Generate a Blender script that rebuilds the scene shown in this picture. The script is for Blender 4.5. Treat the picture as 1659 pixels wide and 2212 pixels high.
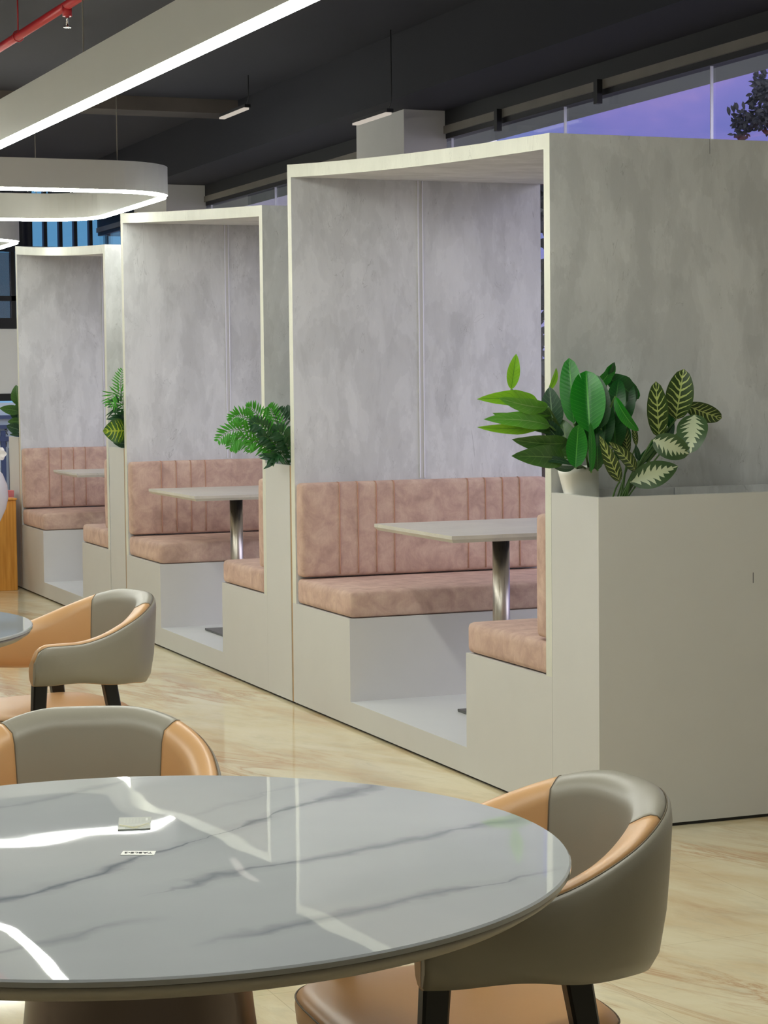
import bpy, bmesh, math, random
from mathutils import Vector, Matrix
random.seed(7)
for o in list(bpy.data.objects): bpy.data.objects.remove(o, do_unlink=True)
SC = bpy.context.scene
COL = SC.collection
PI = math.pi

# ------------------------------------------------------------------ camera
FPX, YAW, PITCH, ROLL = 4520.93, .37798, .0628253, -.01013
IW, IH = 1659.0, 2212.0
EYE = Vector((0, 0, 1.5))
_F = Vector((math.sin(YAW)*math.cos(PITCH), math.cos(YAW)*math.cos(PITCH), -math.sin(PITCH)))
_R0 = Vector((math.cos(YAW), -math.sin(YAW), 0)); _U0 = _R0.cross(_F)
_R = _R0*math.cos(ROLL)+_U0*math.sin(ROLL); _U = -_R0*math.sin(ROLL)+_U0*math.cos(ROLL)
cd = bpy.data.cameras.new('camera'); cam = bpy.data.objects.new('camera', cd); COL.objects.link(cam)
M = Matrix((( _R.x, _U.x, -_F.x, EYE.x), (_R.y, _U.y, -_F.y, EYE.y), (_R.z, _U.z, -_F.z, EYE.z), (0, 0, 0, 1)))
cam.matrix_world = M
cd.sensor_fit = 'VERTICAL'; cd.sensor_height = 24; cd.lens = FPX/IH*24; cd.clip_start = .05; cd.clip_end = 200
SC.camera = cam

# ------------------------------------------------------------------ exposure, world, lamp strengths
SC.view_settings.view_transform = 'Standard'; SC.view_settings.look = 'None'
SC.view_settings.gamma = 1; SC.view_settings.use_curve_mapping = False
SC.view_settings.exposure = 0.0
LED = 62.0
LED_COL = (.94, .965, .885)
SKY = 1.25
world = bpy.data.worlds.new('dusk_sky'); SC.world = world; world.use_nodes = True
nt = world.node_tree; nt.nodes.clear()
def wn(t, **k):
    n = nt.nodes.new(t)
    for a, b in k.items(): setattr(n, a, b)
    return n
out = wn('ShaderNodeOutputWorld'); bg = wn('ShaderNodeBackground'); tc = wn('ShaderNodeTexCoord')
mp = wn('ShaderNodeMapping'); mp.inputs['Scale'].default_value = (3, 3, 6)
nz = wn('ShaderNodeTexNoise'); nz.inputs['Scale'].default_value = 4.2; nz.inputs['Detail'].default_value = 5
rp = wn('ShaderNodeValToRGB')
rp.color_ramp.elements[0].position = .36; rp.color_ramp.elements[0].color = (.16, .17, .50, 1)
rp.color_ramp.elements[1].position = .68; rp.color_ramp.elements[1].color = (.36, .25, .56, 1)
e = rp.color_ramp.elements.new(.52); e.color = (.23, .20, .55, 1)
sx = wn('ShaderNodeSeparateXYZ'); mr = wn('ShaderNodeMapRange')
mr.inputs['From Min'].default_value = .88; mr.inputs['From Max'].default_value = .95
mx = wn('ShaderNodeMix', data_type='RGBA'); mx.inputs[7].default_value = (.16, .32, .52, 1)
L = nt.links.new
L(tc.outputs['Generated'], mp.inputs['Vector']); L(mp.outputs[0], nz.inputs['Vector']); L(nz.outputs['Fac'], rp.inputs[0])
L(tc.outputs['Generated'], sx.inputs[0]); L(sx.outputs['Y'], mr.inputs['Value']); L(mr.outputs[0], mx.inputs[0])
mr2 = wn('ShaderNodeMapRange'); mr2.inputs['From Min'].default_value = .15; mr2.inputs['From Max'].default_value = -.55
glow = wn('ShaderNodeMix', data_type='RGBA'); glow.inputs[7].default_value = (2.3, 2.15, 2.75, 1)  # extra brightness added to the unseen side of the sky to light the booth panels
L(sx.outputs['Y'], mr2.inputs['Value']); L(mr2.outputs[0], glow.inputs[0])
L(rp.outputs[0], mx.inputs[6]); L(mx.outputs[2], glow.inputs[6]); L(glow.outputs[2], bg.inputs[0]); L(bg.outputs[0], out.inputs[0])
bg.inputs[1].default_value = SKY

# ------------------------------------------------------------------ helpers: rays of the camera turned into places
def ray(px, py): return _F + _R*((px-IW/2)/FPX) - _U*((py-IH/2)/FPX)
def atx(px, py, X): r = ray(px, py); return EYE + r*(X/r.x)
def aty(px, py, Y): r = ray(px, py); return EYE + r*(Y/r.y)
def atz(px, py, Z): r = ray(px, py); return EYE + r*((Z-1.5)/r.z)

# ------------------------------------------------------------------ materials
def lin(r, g, b):
    f = lambda c: (c/255/12.92) if c/255 <= .04045 else ((c/255+.055)/1.055)**2.4
    return (f(r), f(g), f(b), 1)
class Mat:
    def __init__(s, name, rough=.5, metal=0, col=(.5, .5, .5, 1), spec=.5):
        s.m = bpy.data.materials.new(name); s.m.use_nodes = True
        s.t = s.m.node_tree; s.b = s.t.nodes['Principled BSDF']
        s.b.inputs['Base Color'].default_value = col; s.b.inputs['Roughness'].default_value = rough
        s.b.inputs['Metallic'].default_value = metal; s.b.inputs['Specular IOR Level'].default_value = spec
    def n(s, t, **k):
        n = s.t.nodes.new(t)
        for a, b in k.items():
            if a in n.inputs: n.inputs[a].default_value = b
            else: setattr(n, a, b)
        return n
    def l(s, a, b): s.t.links.new(a, b)
    def coords(s, scale=(1, 1, 1), rot=(0, 0, 0), world=True, uv=False):
        if uv: c = s.n('ShaderNodeTexCoord').outputs['UV']
        elif world: c = s.n('ShaderNodeNewGeometry').outputs['Position']
        else: c = s.n('ShaderNodeTexCoord').outputs['Object']
        mp = s.n('ShaderNodeMapping'); mp.inputs['Scale'].default_value = scale; mp.inputs['Rotation'].default_value = rot
        s.l(c, mp.inputs['Vector']); return mp.outputs[0]
    def along(s, scale, ang):
        mp = s.n('ShaderNodeMapping'); mp.vector_type = 'TEXTURE'
        mp.inputs['Scale'].default_value = tuple(1/q for q in scale); mp.inputs['Rotation'].default_value = (0, 0, ang)
        s.l(s.n('ShaderNodeNewGeometry').outputs['Position'], mp.inputs['Vector']); return mp.outputs[0]
    def noise(s, vec, scale, detail=3, rough=.5, dist=0):
        n = s.n('ShaderNodeTexNoise'); n.inputs['Scale'].default_value = scale; n.inputs['Detail'].default_value = detail
        n.inputs['Roughness'].default_value = rough; n.inputs['Distortion'].default_value = dist
        s.l(vec, n.inputs['Vector']); return n.outputs['Fac']
    def ramp(s, fac, stops):
        r = s.n('ShaderNodeValToRGB'); el = r.color_ramp.elements
        el[0].position, el[0].color = stops[0]; el[1].position, el[1].color = stops[-1]
        for p, c in stops[1:-1]: q = el.new(p); q.color = c
        s.l(fac, r.inputs[0]); return r.outputs[0]
    def mix(s, fac, a, b, mode='MIX'):
        m = s.n('ShaderNodeMix', data_type='RGBA', blend_type=mode)
        for i, v in ((0, fac), (6, a), (7, b)):
            if isinstance(v, (int, float)): m.inputs[i].default_value = v
            elif isinstance(v, tuple): m.inputs[i].default_value = v
            else: s.l(v, m.inputs[i])
        return m.outputs[2]
    def math(s, op, a, b=None, c=None):
        m = s.n('ShaderNodeMath', operation=op)
        for i, v in enumerate((a, b, c)):
            if v is None: continue
            if isinstance(v, (int, float)): m.inputs[i].default_value = v
            else: s.l(v, m.inputs[i])
        return m.outputs[0]
    def base(s, c): s.l(c, s.b.inputs['Base Color']); return s
    def bump(s, h, strength=.2, dist=.01):
        b = s.n('ShaderNodeBump'); b.inputs['Strength'].default_value = strength; b.inputs['Distance'].default_value = dist
        s.l(h, b.inputs['Height']); s.l(b.outputs[0], s.b.inputs['Normal']); return s
def G(v): return (v, v, v, 1)

def mk_slate(name, dark, light, rough=.55):
    k = Mat(name, rough)
    v = k.coords((1.0, 1.0, .50), (0.25, -.2, 0))
    a = k.noise(v, 4.2, 8, .60, .25)
    pat = k.ramp(a, [(.41, G(.12)), (.455, G(.2)), (.465, G(.5)), (.50, G(.46)), (.545, G(.62)), (.555, G(.92)), (.62, G(.86))])
    a2 = k.noise(k.coords((1.2, 1.2, .38), (-.2, .3, 0)), 7.5, 7, .62, .3)
    pat2 = k.ramp(a2, [(.42, G(.2)), (.49, G(.42)), (.50, G(.58)), (.60, G(.8))])
    b = k.noise(k.coords((1, 1, .4)), 26, 5, .65, .3)
    m = k.mix(.45, pat, pat2); m = k.mix(.18, m, b)
    c = k.mix(m, dark, light)
    # thin ridges
    r = k.noise(k.coords((1, 1, .30), (.2, .15, .3)), 3.3, 5, .6, 1.6)
    rr = k.math('ABSOLUTE', k.math('SUBTRACT', r, .5))
    ln = k.math('LESS_THAN', rr, .0018)
    msk = k.math('GREATER_THAN', k.noise(k.coords(), 4.5, 2), .52)
    c = k.mix(k.math('MULTIPLY', k.math('MULTIPLY', ln, msk), .30), c, tuple(x*.45 for x in dark[:3])+(1,))
    k.base(c); k.bump(k.math('ADD', a, k.math('MULTIPLY', b, .4)), .25, .01)
    return k.m
M_SLATE = mk_slate('slate_laminate', lin(178, 179, 179), lin(222, 223, 223))
M_SLATE_EDGE = mk_slate('slate_edge_band', lin(206, 206, 192), lin(222, 222, 208))

def mk_plain(name, col, rough=.5, var=.04, metal=0, spec=.5, scale=6):
    k = Mat(name, rough, metal, col, spec)
    f = k.noise(k.coords(), scale, 4)
    lo = tuple(x*(1-var) for x in col[:3])+(1,); hi = tuple(min(1, x*(1+var)) for x in col[:3])+(1,)
    k.base(k.mix(f, lo, hi)); return k.m
M_LAM = mk_plain('white_laminate', lin(204, 203, 199), .42, .03)
M_STEP = mk_plain('platform_laminate', lin(214, 216, 214), .35, .03)
M_BLACK = mk_plain('black_paint', lin(16, 15, 16), .5)
M_WOODLEG = mk_plain('black_lacquered_wood', lin(14, 12, 12), .35, .2)
M_CEIL = mk_plain('dark_ceiling_paint', lin(44, 43, 50), .85, .12, scale=1.5)
M_BEAM = mk_plain('raw_beam', lin(82, 74, 68), .9, .35, scale=3)
M_BEAMD = mk_plain('dark_beam_paint', lin(26, 26, 34), .8, .2, scale=2)
M_WALL = mk_plain('white_wall_paint', lin(236, 234, 230), .7)
M_COLUMN = mk_plain('column_paint', lin(200, 197, 192), .7)
M_HEAD = mk_plain('bronze_rail', lin(120, 114, 104), .4, .2)
M_RING = mk_plain('ring_housing_grey', lin(192, 190, 182), .55, .02)
M_RED = mk_plain('red_pipe_paint', lin(196, 46, 52), .3, .1)
M_PLY = mk_plain('ply_edge', lin(170, 138, 98), .6, .25, scale=20)
M_POT = mk_plain('white_ceramic_pot', lin(232, 230, 222), .35, .02)
M_CERAM = mk_plain('white_glazed_vase', lin(226, 222, 220), .25, .02)
M_PETAL = mk_plain('white_petal', lin(238, 234, 232), .5, .04)
M_ALU = mk_plain('aluminium_channel', lin(226, 226, 234), .4, .03, metal=.1)
M_CHROME = Mat('chrome', .12, 1, lin(215, 214, 212)).m
def mk_brushed():
    k = Mat('brushed_steel', .22, 1, lin(186, 178, 168))
    f = k.noise(k.coords((80, 80, 2)), 4, 3)
    k.base(k.mix(f, lin(190, 182, 168), lin(226, 220, 210)))
    k.l(k.ramp(f, [(.3, G(.26)), (.7, G(.40))]), k.b.inputs['Roughness'])
    return k.m
M_STEEL = mk_brushed()
M_DARKSTEEL = Mat('dark_brushed_steel', .28, 1, lin(112, 100, 92)).m
M_BASEPL = Mat('table_base_metal', .35, 1, lin(120, 120, 118)).m

def mk_velvet():
    k = Mat('dusty_pink_velvet', .85, 0)
    a = k.noise(k.coords((1, 1, 1)), 13, 5, .62, .5)
    b = k.noise(k.coords((2, 2, .6)), 60, 3, .6)
    c = k.ramp(a, [(.33, lin(176, 148, 134)), (.5, lin(198, 168, 152)), (.68, lin(216, 190, 170))])
    c = k.mix(k.math('MULTIPLY', b, .45), c, lin(170, 138, 124))
    k.base(c); k.bump(b, .12, .004)
    k.b.inputs['Sheen Weight'].default_value = .25; k.b.inputs['Sheen Roughness'].default_value = .5
    k.b.inputs['Sheen Tint'].default_value = lin(240, 200, 180)
    return k.m
M_VELVET = mk_velvet()
M_PIPE_V = mk_plain('velvet_seam', lin(186, 142, 122), .8, .1)

def mk_leather(name, col, rough):
    k = Mat(name, rough, 0, col)
    f = k.noise(k.coords(world=False), 5, 3)
    k.base(k.mix(f, tuple(x*.93 for x in col[:3])+(1,), tuple(min(1, x*1.06) for x in col[:3])+(1,)))
    k.bump(k.noise(k.coords(world=False), 420, 2), .06, .002)
    return k.m
M_GREYL = mk_leather('grey_leather', lin(150, 144, 130), .38)
M_TANL = mk_leather('tan_leather', lin(208, 162, 112), .36)
M_STITCH = mk_plain('seam_stitch', lin(112, 98, 78), .6)

def mk_marble_table():
    k = Mat('polished_grey_marble', .012)
    v = k.coords((1, 1, 1), (0, 0, math.radians(-62)))
    base = k.ramp(k.noise(v, 2.2, 3), [(.3, lin(176, 178, 180)), (.7, lin(187, 189, 190))])
    p0 = k.coords((1, 1, 1)); wob = k.noise(p0, 3.2, 4, .55); wob2 = k.noise(p0, 11, 4, .6)
    sp = k.n('ShaderNodeSeparateXYZ'); k.l(p0, sp.inputs[0])
    c = base; thick = k.noise(p0, 6, 3)
    for ang, x0, y0, wt, s0, s1 in ((35.6, .977, 3.30, 1.0, -.75, .62), (17, 1.10, 3.075, .75, -.36, .48), (15.5, 1.05, 2.745, .7, -.30, .40), (17, .70, 3.39, .5, -.5, .25), (24, .80, 3.715, .35, -.3, .3), (28, 1.12, 3.55, .22, -.2, .3), (20, .55, 2.75, .5, -.4, .25)):
        ca, sa = math.cos(math.radians(ang)), math.sin(math.radians(ang))
        dx = k.math('SUBTRACT', sp.outputs[0], x0); dy = k.math('SUBTRACT', sp.outputs[1], y0)
        u = k.math('ADD', k.math('MULTIPLY', dx, ca), k.math('MULTIPLY', dy, sa))
        vv = k.math('SUBTRACT', k.math('MULTIPLY', dy, ca), k.math('MULTIPLY', dx, sa))
        d = k.math('ADD', vv, k.math('ADD', k.math('MULTIPLY', k.math('SUBTRACT', wob, .5), .17), k.math('MULTIPLY', k.math('SUBTRACT', wob2, .5), .035)))
        ad = k.math('ABSOLUTE', d)
        ends = k.math('MULTIPLY', k.math('SMOOTH_MIN', 1.0, k.math('MAXIMUM', 0.0, k.math('MULTIPLY', k.math('SUBTRACT', u, s0), 8.0)), .1), k.math('SMOOTH_MIN', 1.0, k.math('MAXIMUM', 0.0, k.math('MULTIPLY', k.math('SUBTRACT', s1, u), 8.0)), .1))
        wd = k.math('ADD', k.math('MULTIPLY', k.math('MAXIMUM', k.math('SUBTRACT', thick, .36), 0.0), .09), .0022)
        core = k.math('MAXIMUM', 0.0, k.math('SUBTRACT', 1.0, k.math('DIVIDE', ad, wd)))
        halo = k.math('MAXIMUM', 0.0, k.math('SUBTRACT', 1.0, k.math('DIVIDE', ad, .035)))
        f = k.math('MULTIPLY', k.math('ADD', k.math('MULTIPLY', core, .75), k.math('MULTIPLY', halo, .26)), k.math('MULTIPLY', ends, wt))
        c = k.mix(f, c, lin(128, 131, 139))
    k.base(c)
    k.bump(k.noise(k.coords(), 3.2, 1), .03, .02)
    return k.m
M_MARBLE = mk_marble_table()
M_TOPEDGE = mk_plain('table_edge', lin(164, 158, 146), .4)
M_QUARTZ = mk_slate('quartz_top', lin(196, 192, 182), lin(214, 210, 198), .3)

FLOOR_ANG = -68
def mk_floor():
    k = Mat('cream_marble_floor', .07)
    FA = math.radians(FLOOR_ANG)
    v = k.along((.6, 1.5, 1), FA)
    big = k.noise(v, 1.9, 7, .62, .5)
    c = k.ramp(big, [(.30, lin(212, 184, 142)), (.42, lin(224, 204, 164)), (.52, lin(231, 217, 180)), (.62, lin(236, 224, 190)), (.74, lin(240, 232, 206))])
    st = k.noise(k.along((.45, 2.4, 1), FA), 1.6, 9, .66, .8)
    d = k.math('ABSOLUTE', k.math('SUBTRACT', st, .5))
    vein = k.ramp(d, [(0, G(1)), (.010, G(.55)), (.05, G(0))])
    msk = k.ramp(k.noise(v, 1.1, 3), [(.46, G(0)), (.60, G(1))])
    c = k.mix(k.math('MULTIPLY', k.math('MULTIPLY', vein, msk), .8), c, lin(190, 142, 98))
    grey = k.ramp(k.noise(v, 6, 6, .7, .6), [(.50, G(0)), (.66, G(.35))])
    c = k.mix(grey, c, lin(196, 184, 156))
    # tile joints, 0.8 m
    bt = k.n('ShaderNodeTexBrick'); bt.offset = 0; bt.inputs['Scale'].default_value = 1.0
    bt.inputs['Brick Width'].default_value = .8; bt.inputs['Row Height'].default_value = .8; bt.inputs['Mortar Size'].default_value = .0012; bt.inputs['Mortar Smooth'].default_value = 0
    k.l(k.coords((1, 1, 1)), bt.inputs['Vector'])
    c = k.mix(k.math('MULTIPLY', bt.outputs['Fac'], .35), c, lin(150, 126, 98))
    k.base(c); return k.m
M_FLOOR = mk_floor()

def mk_wood():
    k = Mat('honey_wood', .45)
    f = k.noise(k.coords((30, 30, 1.6)), 2, 4)
    k.base(k.ramp(f, [(.3, lin(196, 130, 44)), (.7, lin(226, 164, 74))])); return k.m
M_HONEY = mk_wood()

def mk_glass(name, tint=(.93, .95, .95, 1), refl=.08):
    m = bpy.data.materials.new(name); m.use_nodes = True; t = m.node_tree; t.nodes.clear()
    o = t.nodes.new('ShaderNodeOutputMaterial'); tr = t.nodes.new('ShaderNodeBsdfTransparent'); gl = t.nodes.new('ShaderNodeBsdfGlossy')
    lw = t.nodes.new('ShaderNodeLayerWeight'); lw.inputs['Blend'].default_value = .5
    pw = t.nodes.new('ShaderNodeMath'); pw.operation = 'POWER'; pw.inputs[1].default_value = 5; t.links.new(lw.outputs['Facing'], pw.inputs[0])
    fr = t.nodes.new('ShaderNodeMath'); fr.operation = 'MULTIPLY_ADD'; fr.inputs[1].default_value = .96; fr.inputs[2].default_value = .04; t.links.new(pw.outputs[0], fr.inputs[0]); mx = t.nodes.new('ShaderNodeMixShader')
    tr.inputs[0].default_value = tint; gl.inputs['Roughness'].default_value = .0; gl.inputs[0].default_value = (1, 1, 1, 1)
    t.links.new(fr.outputs[0], mx.inputs[0]); t.links.new(tr.outputs[0], mx.inputs[1]); t.links.new(gl.outputs[0], mx.inputs[2]); t.links.new(mx.outputs[0], o.inputs[0])
    return m
M_GLASS = mk_glass('clear_glass')
M_BLUEGLASS = mk_glass('blue_tinted_glass', (.72, .86, .9, 1))
def mk_emit(name, col, s):
    m = bpy.data.materials.new(name); m.use_nodes = True; t = m.node_tree; t.nodes.clear()
    o = t.nodes.new('ShaderNodeOutputMaterial'); e = t.nodes.new('ShaderNodeEmission')
    e.inputs[0].default_value = tuple(col)+(1,); e.inputs[1].default_value = s; t.links.new(e.outputs[0], o.inputs[0]); return m
M_LED = mk_emit('led_diffuser', LED_COL, LED)
M_TUBE = mk_emit('dim_tube', (1, .9, .78), .55)

def mk_leaf(name, c1, c2, vein, veins=9, kind='plain', trans=.12, rough=.38):
    k = Mat(name, rough)
    uv = k.n('ShaderNodeTexCoord').outputs['UV']; s = k.n('ShaderNodeSeparateXYZ'); k.l(uv, s.inputs[0])
    u = s.outputs[0]; v = k.math('ABSOLUTE', k.math('SUBTRACT', s.outputs[1], .5))     # 0 midrib .. .5 rim
    v2 = k.math('MULTIPLY', v, 2)
    n = k.noise(k.coords((1, 1, 1)), 22, 3)
    base = k.mix(k.math('ADD', k.math('MULTIPLY', v2, .6), k.math('MULTIPLY', k.math('SUBTRACT', n, .5), .7)), c1, c2)
    ph = k.math('FRACT', k.math('ADD', k.math('SUBTRACT', k.math('MULTIPLY', u, veins), k.math('MULTIPLY', v2, 1.6)), k.math('MULTIPLY', k.math('SUBTRACT', n, .5), 1.3)))
    tri = k.math('ABSOLUTE', k.math('SUBTRACT', ph, .5))       # 0 centre of a side vein
    mid = k.math('LESS_THAN', v2, .05)
    if kind == 'plain':
        side = k.math('MULTIPLY', k.math('LESS_THAN', tri, .05), .35)
        f = k.math('MAXIMUM', k.math('MULTIPLY', mid, .8), side)
    elif kind == 'veined':
        side = k.math('LESS_THAN', tri, k.math('SUBTRACT', .20, k.math('MULTIPLY', v2, .17)))
        side = k.math('MULTIPLY', side, k.math('LESS_THAN', v2, .88))
        f = k.math('MAXIMUM', mid, side)
    else:
        reach = k.math('SUBTRACT', .78, k.math('MULTIPLY', tri, 1.15))
        reach = k.math('MULTIPLY', reach, k.math('SUBTRACT', 1.1, k.math('MULTIPLY', k.math('ABSOLUTE', k.math('SUBTRACT', u, .42)), 1.3)))
        f = k.math('MULTIPLY', k.math('LESS_THAN', k.math('ADD', v2, k.math('MULTIPLY', k.math('SUBTRACT', n, .5), .2)), reach), .92)
    k.base(k.mix(f, base, vein))
    if kind == 'plain': k.bump(tri, .15, .003)
    k.b.inputs['Transmission Weight'].default_value = 0
    k.b.inputs['Subsurface Weight'].default_value = 0
    # a thin leaf lets some light through
    tl = k.n('ShaderNodeBsdfTranslucent'); k.l(k.mix(f, base, vein), tl.inputs[0])
    mxs = k.n('ShaderNodeMixShader'); mxs.inputs[0].default_value = trans
    k.l(k.b.outputs[0], mxs.inputs[1]); k.l(tl.outputs[0], mxs.inputs[2])
    k.l(mxs.outputs[0], [n for n in k.t.nodes if n.type == 'OUTPUT_MATERIAL'][0].inputs[0])
    return k.m
LF = {
 'lime': mk_leaf('leaf_lime', lin(118, 176, 34), lin(142, 198, 44), lin(66, 110, 26), trans=.25),
 'mid': mk_leaf('leaf_mid_green', lin(82, 146, 46), lin(108, 172, 54), lin(140, 176, 104)),
 'olive': mk_leaf('leaf_olive', lin(50, 88, 34), lin(70, 112, 42), lin(104, 138, 70)),
 'deep': mk_leaf('leaf_deep', lin(34, 66, 44), lin(52, 88, 58), lin(110, 140, 104)),
 'banana': mk_leaf('leaf_banana', lin(14, 104, 22), lin(32, 134, 26), lin(84, 170, 60), 16),
 'bananad': mk_leaf('leaf_banana_dark', lin(16, 66, 24), lin(24, 92, 28), lin(60, 120, 50), 16),
 'veined': mk_leaf('leaf_pale_veined', lin(40, 62, 20), lin(58, 82, 28), lin(176, 190, 110), 8, 'veined'),
 'pale': mk_leaf('leaf_pale_centre', lin(58, 82, 50), lin(74, 104, 58), lin(206, 216, 178), 8, 'pale'),
 'croton': mk_leaf('leaf_yellow_veined', lin(64, 104, 18), lin(40, 80, 18), lin(172, 190, 50), 7, 'veined'),
 'frond': mk_leaf('frond_bright', lin(62, 150, 34), lin(84, 176, 46), lin(50, 120, 30)),
 'frondd': mk_leaf('frond_dark', lin(24, 70, 34), lin(40, 92, 46), lin(70, 120, 66)),
}
M_STEM = mk_plain('green_stem', lin(78, 112, 52), .5, .2, scale=30)
M_TREE = mk_plain('tree_leaf_dusk', lin(16, 24, 22), .7, .2)
M_BARK = mk_plain('bark', lin(50, 44, 38), .9, .2)

# ------------------------------------------------------------------ mesh helpers
class MB:
    def __init__(s): s.v = []; s.f = []; s.m = []; s.uv = []; s.sm = []
    def quadstrip(s, grid, closed_u=False, closed_v=False, mi=0, smooth=True, uvs=None):
        b = len(s.v); nu = len(grid); nv = len(grid[0])
        for r in grid: s.v += [tuple(p) for p in r]
        for i in range(nu if closed_u else nu-1):
            for j in range(nv if closed_v else nv-1):
                i2, j2 = (i+1) % nu, (j+1) % nv
                s.f.append((b+i*nv+j, b+i2*nv+j, b+i2*nv+j2, b+i*nv+j2)); s.m.append(mi); s.sm.append(smooth)
                if uvs: s.uv.append([uvs[i][j], uvs[i2][j], uvs[i2][j2], uvs[i][j2]])
                else: s.uv.append(None)
        return b
    def poly(s, pts, mi=0, smooth=False):
        b = len(s.v); s.v += [tuple(p) for p in pts]; s.f.append(tuple(range(b, b+len(pts)))); s.m.append(mi); s.sm.append(smooth); s.uv.append(None)
    def loft(s, loops, mi=0, smooth=True, caps=True):
        s.quadstrip(loops, closed_v=True, mi=mi, smooth=smooth)
        if caps: s.poly(list(reversed(loops[0])), mi); s.poly(loops[-1], mi)
    def box(s, x0, x1, y0, y1, z0, z1, mi=0):
        p = [Vector((x, y, z)) for x in (x0, x1) for y in (y0, y1) for z in (z0, z1)]
        for q in ((0, 1, 3, 2), (4, 6, 7, 5), (0, 4, 5, 1), (2, 3, 7, 6), (0, 2, 6, 4), (1, 5, 7, 3)):
            s.poly([p[i] for i in q], mi)
    def hexa(s, p, mi=0, mids=None):   # p: 8 points, index x*4+y*2+z
        for n, q in enumerate(((0, 1, 3, 2), (4, 6, 7, 5), (0, 4, 5, 1), (2, 3, 7, 6), (0, 2, 6, 4), (1, 5, 7, 3))):
            s.poly([p[i] for i in q], (mids or {}).get(n, mi))
    def tube(s, pts, r, n=8, mi=0, caps=True):
        pts = [Vector(p) for p in pts]; rs = r if isinstance(r, (list, tuple)) else [r]*len(pts)
        loops = []
        up = None
        for i, p in enumerate(pts):
            d = (pts[min(i+1, len(pts)-1)]-pts[max(i-1, 0)]).normalized()
            if up is None:
                up = Vector((0, 0, 1)) if abs(d.z) < .9 else Vector((1, 0, 0))
            a = d.cross(up).normalized(); b = a.cross(d).normalized(); up = b
            loops.append([p+(a*math.cos(t*2*PI/n)+b*math.sin(t*2*PI/n))*rs[i] for t in range(n)])
        s.loft(loops, mi, True, caps)
    def build(s, name, mats, parent=None, merge=False, bevel=0, loc=None):
        me = bpy.data.meshes.new(name); me.from_pydata(s.v, [], s.f)
        for m in (mats if isinstance(mats, (list, tuple)) else [mats]): me.materials.append(m)
        me.polygons.foreach_set('material_index', s.m); me.polygons.foreach_set('use_smooth', s.sm)
        if any(u is not None for u in s.uv):
            ul = me.uv_layers.new(name='UVMap')
            for p, u in zip(me.polygons, s.uv):
                if u:
                    for li, c in zip(p.loop_indices, u): ul.data[li].uv = c
        bm = bmesh.new(); bm.from_mesh(me)
        bmesh.ops.remove_doubles(bm, verts=bm.verts, dist=1e-5)
        if not any(u is not None for u in s.uv): bmesh.ops.recalc_face_normals(bm, faces=bm.faces)
        bm.to_mesh(me); bm.free(); me.update()
        o = bpy.data.objects.new(name, me); COL.objects.link(o)
        if parent: o.parent = parent
        if bevel:
            b = o.modifiers.new('bevel', 'BEVEL'); b.width = bevel; b.segments = 3; b.limit_method = 'ANGLE'; b.angle_limit = math.radians(40)
            for p in me.polygons: p.use_smooth = True
            w = o.modifiers.new('wn', 'WEIGHTED_NORMAL'); w.keep_sharp = False
        return o
def tag(o, label, cat, group=None, kind=None):
    if label: o['label'] = label
    if cat: o['category'] = cat
    if group: o['group'] = group
    if kind: o['kind'] = kind
    return o
def empty(name, loc, rz=0, label=None, cat=None, group=None):
    o = bpy.data.objects.new(name, None); o.empty_display_size = .1; COL.objects.link(o)
    o.location = loc; o.rotation_euler = (0, 0, rz); return tag(o, label, cat, group)
def struct(o): o['kind'] = 'structure'; return o
def bbox(name, m, x0, x1, y0, y1, z0, z1, parent=None, bevel=0):
    b = MB(); b.box(x0, x1, y0, y1, z0, z1); return b.build(name, m, parent, bevel=bevel)
def copy_tree(o, parent=None):
    c = o.copy(); COL.objects.link(c)
    if parent: c.parent = parent
    for ch in list(o.children): copy_tree(ch, c)
    return c
def rbox(x0, x1, y0, y1, z0, z1, r, puff=0, seg=4, wob=0, seed=0):
    """upholstered block: rounded edges, slightly domed faces"""
    mb = MB(); rnd = random.Random(seed)
    nx, ny, nz = 14, 10, 6
    c = Vector(((x0+x1)/2, (y0+y1)/2, (z0+z1)/2)); h = Vector(((x1-x0)/2, (y1-y0)/2, (z1-z0)/2))
    def knots(hh, n):
        a = [-hh, -hh+r*.3, -hh+r]; a += [-hh+r+(2*hh-2*r)*i/n for i in range(1, n)]; a += [hh-r, hh-r*.3, hh]; return a
    K = [knots(h.x, nx), knots(h.y, ny), knots(h.z, nz)]
    def rd(p):
        q = Vector([max(-h[i]+r, min(h[i]-r, p[i])) for i in range(3)]); d = p-q
        if d.length > 1e-9: p = q+d.normalized()*r*(max(abs(d[0]), abs(d[1]), abs(d[2]))/r)
        if puff:
            f = (1-(p.x/h.x)**4)*(1-(p.y/h.y)**4)*(1-(p.z/h.z)**4) if False else 1
            for a in range(3):
                b1, b2 = (a+1) % 3, (a+2) % 3
                w = (1-min(1, abs(p[b1]/h[b1]))**3)*(1-min(1, abs(p[b2]/h[b2]))**3)
                p[a] += (1 if p[a] > 0 else -1)*puff*w*(abs(p[a])/h[a])**6
        if wob: p += Vector((math.sin(p.y*31+seed)*wob, math.sin(p.x*27+seed)*wob, math.sin(p.x*13+p.y*9+seed)*wob))
        return p+c
    for ax in range(3):
        b1, b2 = (ax+1) % 3, (ax+2) % 3
        for sgn in (-1, 1):
            g = []
            for u in K[b1]:
                row = []
                for w in K[b2]:
                    p = Vector((0, 0, 0)); p[ax] = sgn*h[ax]; p[b1] = u; p[b2] = w; row.append(rd(p))
                g.append(row)
            if sgn < 0: g = list(reversed(g))
            mb.quadstrip(g)
    return mb

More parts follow.
